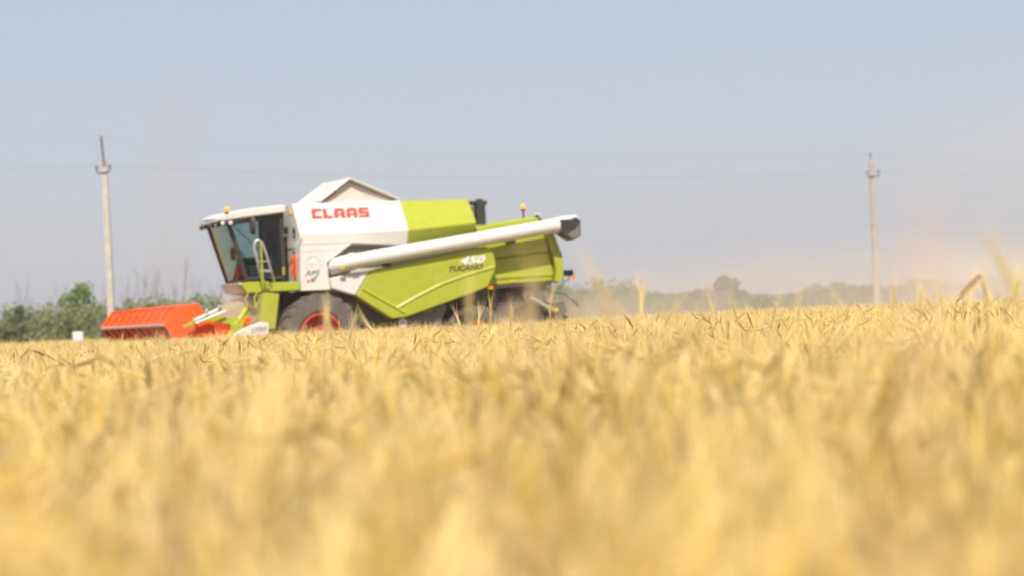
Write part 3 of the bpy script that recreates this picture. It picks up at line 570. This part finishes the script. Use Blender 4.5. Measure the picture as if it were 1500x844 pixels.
# ------------------------------------------------------------------ barley
def jit(c, a=.24):
    k = 1+random.uniform(-a, a); return (c[0]*k, c[1]*k*random.uniform(.96, 1.04), c[2]*k*random.uniform(.85, 1.15))
STEM = (.60, .40, .055); EAR = (.625, .43, .063); CREAM = (.65, .475, .18); AWN = (.88, .68, .28); LEAF = (.62, .45, .09); BROWN = (.30, .17, .08)
def barley(m, x, y, h, lod, width=1.0, tilt=None, az_=None, col=None, low=0.0):
    az_ = random.uniform(0, 2*math.pi) if az_ is None else az_
    tilt = abs(random.gauss(.5, .6)) if tilt is None else tilt
    hd_ = Vector((math.cos(az_), math.sin(az_), 0)); U = Vector((0, 0, 1)); ln = random.uniform(.0, .10)*h
    el = random.uniform(.065, .10); ht = h-el*math.cos(tilt)*.8
    p0 = Vector((x, y, low)); p1 = Vector((x, y, low+(ht-low)*.6))+hd_*ln*.5; p2 = Vector((x, y, ht-.02))+hd_*ln
    ax = (U*math.cos(tilt)+hd_*math.sin(tilt)).normalized(); sidev = ax.cross(U) if abs(ax.z) < .95 else ax.cross(Vector((1, 0, 0))); sidev.normalize(); nv = ax.cross(sidev)
    cs = jit(STEM); ce = jit(col or (BROWN if random.random() < .012 else (EAR if random.random() < .6 else CREAM))); ca = jit(AWN if not col else tuple(min(1, q*1.2) for q in col))
    sw = .0022*width
    def rib(pts, w_, c):
        vs = []
        d_ = Vector((math.cos(az_*7), math.sin(az_*7), 0))
        for i, p in enumerate(pts): vs += [p-d_*w_[i], p+d_*w_[i]]
        m.add(vs, [(2*i, 2*i+1, 2*i+3, 2*i+2) for i in range(len(pts)-1)], c)
    if lod == 0:
        k = len(m.v)
        m.tube([p0, p1, p2, p2+(ax+U).normalized()*.02], sw, 3, cap=False); m.c += [cs]*(len(m.v)-k)
    else: rib([p0, p1, p2], [sw*1.3]*3, cs)
    base = p2+(ax+U).normalized()*.015
    ew = .0068*width; nr = {0: 9, 1: 5, 2: 3}[lod]; vs = []; fs = []
    for i in range(nr):
        t_ = i/(nr-1); r = ew*(math.sin(math.pi*min(1, t_*.85+.12))**.6)*(1.15 if i % 2 else .85) if nr > 3 else (ew*.5, ew*1.15, ew*.3)[i]
        c0 = base+ax*el*t_+nv*.006*math.sin(t_*2)
        vs += [c0+sidev*r, c0+nv*r*.7, c0-sidev*r, c0-nv*r*.7]
    for i in range(nr-1):
        for q in range(4): fs.append((i*4+q, i*4+(q+1) % 4, i*4+4+(q+1) % 4, i*4+4+q))
    m.add(vs, fs, ce)
    na = {0: 14, 1: 9, 2: 4}[lod]
    for i in range(na):
        t_ = .1+.9*i/na; s_ = -1 if i % 2 else 1; st = base+ax*el*t_; d_ = (ax*1.0+sidev*s_*random.uniform(.08, .32)+nv*random.gauss(0, .12)).normalized(); L_ = random.uniform(.07, .12)
        wv = d_.cross(Vector((random.gauss(0, 1), random.gauss(0, 1), random.gauss(0, 1)))).normalized()*(.0007, .0011, .0012)[lod]*width
        m.add([st-wv, st+wv, st+d_*L_], [(0, 1, 2)], ca)
    nl = {0: 3, 1: 2, 2: 1}[lod]
    for i in range(nl):
        z0 = max(low+.05, h*random.uniform(.35, .82)); a = random.uniform(0, 2*math.pi); dv = Vector((math.cos(a), math.sin(a), 0)); L_ = random.uniform(.10, .22); dr = random.uniform(-.6, .8)
        q0 = Vector((x, y, z0))+hd_*ln*.5; q1 = q0+dv*L_*.45+U*L_*.35; q2 = q0+dv*L_+U*L_*(.35-dr)
        sv = dv.cross(U)*(.0034*width); cl = jit(LEAF, .2)
        m.add([q0-sv, q0+sv, q1-sv, q1+sv, q2], [(0, 1, 3, 2), (2, 3, 4)], cl)
variants = []
lib = bpy.data.collections.new('barley_variants')
def variant(i, size, count, lod, width, low):
    m = MB()
    for _ in range(count):
        hh = random.gauss(.825, .06); hh = min(hh, .97)
        if random.random() < (.03, .025, .010)[lod]: hh += random.uniform(.04, .15)
        barley(m, random.uniform(-size/2, size/2), random.uniform(-size/2, size/2), hh, lod, width, low=low)
    o = m.build('barley_%02d' % i, 'crop', recalc=False); COL.objects.unlink(o); lib.objects.link(o)
for i in range(4): variant(i, .6, 190, 0, .82, .15)
for i in range(4, 8): variant(i, 1.2, 640, 1, .85, .3)
for i in range(8, 11): variant(i, 2.6, 1500, 2, 1.6, .5)
Fx = Vector((-math.cos(ANG), -math.sin(ANG))); Lx = Vector((math.sin(ANG), -math.cos(ANG))); C2 = Vector((CO.x, CO.y))
def cut(x, y, marg):
    d = Vector((x, y))-C2; lx = d.dot(Fx); ly = d.dot(Lx)
    return lx < 3.6+marg and abs(ly) < 3.75+marg
pts = []
def inview(x, y): return abs(x) < .205*y+2.2
def band(y0, y1, step_, vi0, vn, marg):
    y = y0
    while y < y1:
        x = -(.205*y+2.2)
        while x < .205*y+2.2:
            if not cut(x, y, marg): pts.append((x+random.uniform(-.1, .1)*step_, y+random.uniform(-.1, .1)*step_, random.randrange(vi0, vi0+vn), random.choice((0, 1, 2, 3))*math.pi/2+random.uniform(-.15, .15), random.uniform(.97, 1.03)))
            x += step_
        y += step_
band(-.6, 24, .5, 0, 4, .3); band(24, 72, 1.05, 4, 4, .55); band(72, 155, 2.4, 8, 3, 1.2)
me = bpy.data.meshes.new('barley_field'); me.from_pydata([(p[0], p[1], 0) for p in pts], [], [])
a = me.attributes.new('vi', 'INT', 'POINT'); a.data.foreach_set('value', [p[2] for p in pts])
a = me.attributes.new('rz', 'FLOAT', 'POINT'); a.data.foreach_set('value', [p[3] for p in pts])
a = me.attributes.new('sc', 'FLOAT', 'POINT'); a.data.foreach_set('value', [p[4] for p in pts])
me.materials.append(M['crop'])
bf = bpy.data.objects.new('barley_field', me); COL.objects.link(bf); tagit(bf, 'ripe golden barley crop covering the whole field from the lens to the hedge', 'barley crop', kind='stuff')
ng = bpy.data.node_groups.new('scatter_barley', 'GeometryNodeTree'); ng.interface.new_socket('Geometry', in_out='INPUT', socket_type='NodeSocketGeometry'); ng.interface.new_socket('Geometry', in_out='OUTPUT', socket_type='NodeSocketGeometry')
N = ng.nodes; gi = N.new('NodeGroupInput'); go = N.new('NodeGroupOutput'); ip = N.new('GeometryNodeInstanceOnPoints'); ci = N.new('GeometryNodeCollectionInfo')
ci.inputs['Collection'].default_value = lib; ci.inputs['Separate Children'].default_value = True; ci.inputs['Reset Children'].default_value = True; ip.inputs['Pick Instance'].default_value = True
def na(nm_, ty): q = N.new('GeometryNodeInputNamedAttribute'); q.data_type = ty; q.inputs['Name'].default_value = nm_; return q
ai, ar, asc = na('vi', 'INT'), na('rz', 'FLOAT'), na('sc', 'FLOAT'); cx = N.new('ShaderNodeCombineXYZ')
lk = ng.links.new
lk(gi.outputs[0], ip.inputs['Points']); lk(ci.outputs[0], ip.inputs['Instance']); lk(ai.outputs[0], ip.inputs['Instance Index']); lk(ar.outputs[0], cx.inputs['Z']); lk(cx.outputs[0], ip.inputs['Rotation']); lk(asc.outputs[0], ip.inputs['Scale']); lk(ip.outputs[0], go.inputs[0])
md = bf.modifiers.new('scatter', 'NODES'); md.node_group = ng

# single tall stalks rising above the crop
def stalk(x, y, h, tilt, az_, label, col=None, awned=True, name='barley_stalk', width=1.0, el=.09):
    r = empty(name, (x-.04*math.cos(az_), y-.04*math.sin(az_), 0)); tagit(r, label, 'barley stalk'); hd_ = Vector((math.cos(az_), math.sin(az_), 0)); U = Vector((0, 0, 1))
    c = col or EAR; top = h-(el*math.cos(tilt) if tilt < 1.5 else 0)
    m = MB(); m.tube([(0, 0, 0), tuple(hd_*.01+U*top*.5), tuple(hd_*.03+U*(top-.04)), tuple(hd_*.04+U*top)], .0021*width, 5, cap=False); m.c = [jit(STEM if not col else tuple(q*1.1 for q in col))]*len(m.v); m.build('stalk', 'crop', r)
    ax = (U*math.cos(tilt)+hd_*math.sin(tilt)).normalized(); sv = ax.cross(Vector((.3, .9, .1))).normalized(); nv = ax.cross(sv); base = hd_*.04+U*top
    e = MB(); rings = []
    for i in range(13):
        t_ = i/12; rr = .0072*width*(math.sin(math.pi*min(1, t_*.85+.12))**.6)*(1.15 if i % 2 else .82); c0 = base+ax*el*t_
        rings.append([c0+sv*rr*math.cos(q)+nv*rr*.75*math.sin(q) for q in [2*math.pi*k/6 for k in range(6)]])
    if px > 300 or px < 200: e.loft(rings); e.c = [c]*len(e.v); e.build('ear', 'crop', r)
    else: awned = False
    if awned:
        w_ = MB()
        for i in range(22):
            t_ = i/22; st = base+ax*el*t_; d_ = (ax+sv*random.uniform(-.35, .35)+nv*random.uniform(-.25, .25)).normalized(); L_ = random.uniform(.09, .14)*(1 if y > 2 else .15); wv = d_.cross(nv).normalized()*.0008*width
            w_.add([st-wv, st+wv, st+d_*L_], [(0, 1, 2)], AWN)
        w_.build('awns', 'crop', r, recalc=False)
def sx(px, D): return (px-750)/FPX*D
ST = [ # px, distance, height, tilt, azimuth, width, colour, label
    (937, 9.5, 1.170, .05, 0, 1.08, AWN, 'pale awned ear standing upright above the crop right of the harvester'),
    (905, 4.2, 1.150, .35, math.pi, 0.50, (.75, .5, .3), 'blurred tan stalk leaning left, just beyond the back of the harvester'),
    (1436, 8.0, 1.165, 2.3, math.pi, 1.01, BROWN, 'drooping brown ear on a hooked stalk near the right edge'),
    (1400, 13.0, 1.140, .9, 0, 1.08, BROWN, 'dark brown feathery ear left of the hooked stalk on the right'),
    (1493, 4.6, 1.170, .4, math.pi, 0.72, AWN, 'pale blurred stalk leaning at the right edge of the picture'),
    (1470, 7.0, 1.140, .5, 0, 0.86, CREAM, 'cream ear leaning right between the hooked stalk and the right edge'),
    (1384, 9.0, 1.120, .2, math.pi, 0.86, CREAM, 'short cream ear just left of the dark brown feathery ear'),
    (775, 3.6, 1.150, .05, 0, 0.50, (.62, .47, .3), 'very blurred tan stalk crossing the straw chopper'),
    (683, 5.0, 1.140, .05, 0, 0.50, (.62, .47, .25), 'blurred stalk in front of the rear wheel, left of the pale ears'),
    (698, 15.0, 1.130, .1, 0, 1.08, AWN, 'pale awned ear in front of the red rear hub'),
    (672, 17.0, 1.140, .25, math.pi, 1.01, AWN, 'awned ear leaning left in front of the rear wheel'),
    (717, 14.0, 1.180, .05, 0, 0.58, STEM, 'thin yellow spike rising under the rear of the green side panel'),
    (745, 14.0, 1.140, .1, 0, 0.65, STEM, 'short thin spike in the tan dust between rear wheel and chopper'),
    (472, 9.0, 1.145, .1, 0, 0.72, (.62, .45, .2), 'straight tan spike in front of the left half of the red front rim'),
    (484, 9.4, 1.145, .2, math.pi, 0.72, (.62, .45, .2), 'tan spike leaning left in front of the right half of the front rim'),
    (509, 12.0, 1.120, .2, 0, 0.72, (.55, .42, .25), 'brownish spike in front of the rear edge of the front tyre'),
    (803, 12.0, 1.180, .1, 0, 0.65, STEM, 'thin spike rising in front of the grey spreader plate'),
    (548, 13.0, 1.120, .6, math.pi, 1.01, AWN, 'awned ear fanning left in front of the dark gap behind the front tyre'),
    (1306, 10.0, 1.150, .1, 0, 0.42, STEM, 'slender stalk just right of the right pole foot'),
    (1345, 10.0, 1.140, .1, 0, 0.42, STEM, 'slender stalk between the right pole and the drooping ears'),
    (1100, 14.0, 1.080, .3, math.pi, 0.73, BROWN, 'small brown ear on the crop line left of the right pole'),
    (925, 16.0, 1.090, .6, math.pi, 1.01, BROWN, 'small brown bent ear on the crop line below the pale awned ear'),
    (1043, 11.0, 1.150, .1, math.pi, 0.57, AWN, 'pale slender ear below the darkest tree of the far treeline'),
    (1078, 12.0, 1.130, .25, math.pi, 0.47, STEM, 'thin golden stalk just right of the darkest far tree'),
    (1127, 11.0, 1.110, .3, 0, 0.62, (.5, .35, .18), 'tan brown ear tipping right in the gap of the far treeline'),
    (1165, 10.0, 1.120, .15, 0, 0.47, CREAM, 'thin cream ear halfway between the treeline gap and the right pole'),
    (968, 9.0, 1.120, .5, 0, 0.57, CREAM, 'cream ear tipping right beside the pale upright awned ear'),
    (1238, 12.0, 1.110, .4, math.pi, 0.57, CREAM, 'cream ear tipping left just before the right pole'),
    (284, 1.2, 1.300, .03, 0, 0.55, (.66, .47, .36), 'ghostly near stalk blurred to a pale column above the orange reel'),
    (1338, 1.25, 1.155, .1, 0, 0.26, (.75, .5, .36), 'ghostly near ear blurred to a peach patch right of the right pole'),
    (362, 1.9, 1.085, .3, 0, 0.80, AWN, 'soft near stalk blurred over the feeder house of the harvester'),
    (1368, 12.0, 1.12, .5, math.pi, 1.0, CREAM, 'small cream ear tipping left between the right pole and the dark feathery ear'),
    (1418, 11.0, 1.15, .15, 0, .9, AWN, 'thin pale ear upright between the feathery ear and the hooked stalk'),
    (1452, 10.0, 1.15, .3, math.pi, 1.0, AWN, 'pale bristly ear just right of the hooked stalk'),
    (1485, 12.0, 1.17, .2, 0, .9, CREAM, 'thin cream ear beside the blurred stalk at the right edge'),
    (104, 9.0, 1.030, 1.3, 0, 1.01, BROWN, 'brown ear lying nearly flat on the crop at the lower left'),
    (66, 14.0, 1.050, 1.2, math.pi, 0.86, BROWN, 'small dark bent ear at the far left, left of the flat brown ear'),
]
for px, D, h, ti, az_, wd, c, lab in ST: stalk(sx(px, D), D, h, ti, az_, lab, c, True, 'barley_stalk', wd)

# ------------------------------------------------------------------ dust and haze
def dustmat(name, dens, nscale, lo=.35, hi=.7, col=(.93, .80, .62)):
    m = bpy.data.materials.new(name); m.use_nodes = True; n = m.node_tree; n.nodes.remove(n.nodes['Principled BSDF']); l = n.links.new
    v = n.nodes.new('ShaderNodeVolumePrincipled'); v.inputs['Color'].default_value = col+(1,); v.inputs['Anisotropy'].default_value = .0
    tc = n.nodes.new('ShaderNodeTexCoord'); ln = n.nodes.new('ShaderNodeVectorMath'); ln.operation = 'LENGTH'; l(tc.outputs['Object'], ln.inputs[0])
    mr = n.nodes.new('ShaderNodeMapRange'); mr.interpolation_type = 'SMOOTHSTEP'; mr.inputs['From Min'].default_value = 1.0; mr.inputs['From Max'].default_value = .1; l(ln.outputs['Value'], mr.inputs['Value'])
    ge = n.nodes.new('ShaderNodeNewGeometry'); no = n.nodes.new('ShaderNodeTexNoise'); no.inputs['Scale'].default_value = nscale; no.inputs['Detail'].default_value = 3; l(ge.outputs['Position'], no.inputs['Vector'])
    m2 = n.nodes.new('ShaderNodeMapRange'); m2.inputs['From Min'].default_value = lo; m2.inputs['From Max'].default_value = hi; l(no.outputs['Fac'], m2.inputs['Value'])
    mu = n.nodes.new('ShaderNodeMath'); mu.operation = 'MULTIPLY'; l(mr.outputs[0], mu.inputs[0]); l(m2.outputs[0], mu.inputs[1])
    m3 = n.nodes.new('ShaderNodeMath'); m3.operation = 'MULTIPLY'; l(mu.outputs[0], m3.inputs[0]); m3.inputs[1].default_value = dens; l(m3.outputs[0], v.inputs['Density'])
    l(v.outputs[0], n.nodes['Material Output'].inputs['Volume'])
    return m
def dust(loc, rad, dens, nscale, label, lo=.35, hi=.7, rz=0, col=(.93, .76, .53)):
    bm = bmesh.new(); bmesh.ops.create_icosphere(bm, subdivisions=3, radius=1.0); me = bpy.data.meshes.new('dust_cloud'); bm.to_mesh(me); bm.free()
    me.materials.append(dustmat('dust', dens, nscale, lo, hi, col)); o = bpy.data.objects.new('dust_cloud', me); COL.objects.link(o); o.location = loc; o.scale = rad; o.rotation_euler = (0, 0, rz); tagit(o, label, 'dust', kind='stuff')
def LW(lx, ly, z): p = C2+Fx*lx+Lx*ly; return (p.x, p.y, z)
dust((12.5, 76, .6), (20, 9, 2.8), .38, .30, 'tan dust plume trailing low behind the harvester to the right', rz=R(15), col=(.93, .84, .71))
dust((18, 84, 3.2), (9, 7, 6.5), .045, .22, 'faint high dust drifting around the right pole', col=(.93, .83, .72))
dust(LW(-4.55, 1.6, .9), (.85, .55, .85), 3.0, 1.5, 'dense tan dust rolling out between rear wheel and spreader')
dust(LW(1.9, 1.7, 1.45), (.8, .8, .7), 2.0, 1.2, 'tan dust puff between the reel and the cab')
dust(LW(1.15, 1.9, .9), (.45, .35, .9), .5, 1.4, 'dust hanging before the front tyre under the platform')
dust(LW(-7.2, 0, .8), (2.6, 2.2, 1.0), .5, .8, 'dust and chaff thrown from the straw spreader')
hz = MB().box(-580, 580, -600, 560, -1, 14).build('haze', 'wire'); hz.data.materials.clear()
m = bpy.data.materials.new('haze_air'); m.use_nodes = True; n = m.node_tree; n.nodes.remove(n.nodes['Principled BSDF']); v = n.nodes.new('ShaderNodeVolumePrincipled'); v.inputs['Color'].default_value = (.90, .93, 1.0, 1); v.inputs['Density'].default_value = .0003; v.inputs['Anisotropy'].default_value = 0
n.links.new(v.outputs[0], n.nodes['Material Output'].inputs['Volume']); hz.data.materials.append(m); hz['kind'] = 'stuff'; hz['label'] = 'pale dusty summer air over the whole field'; hz['category'] = 'haze'
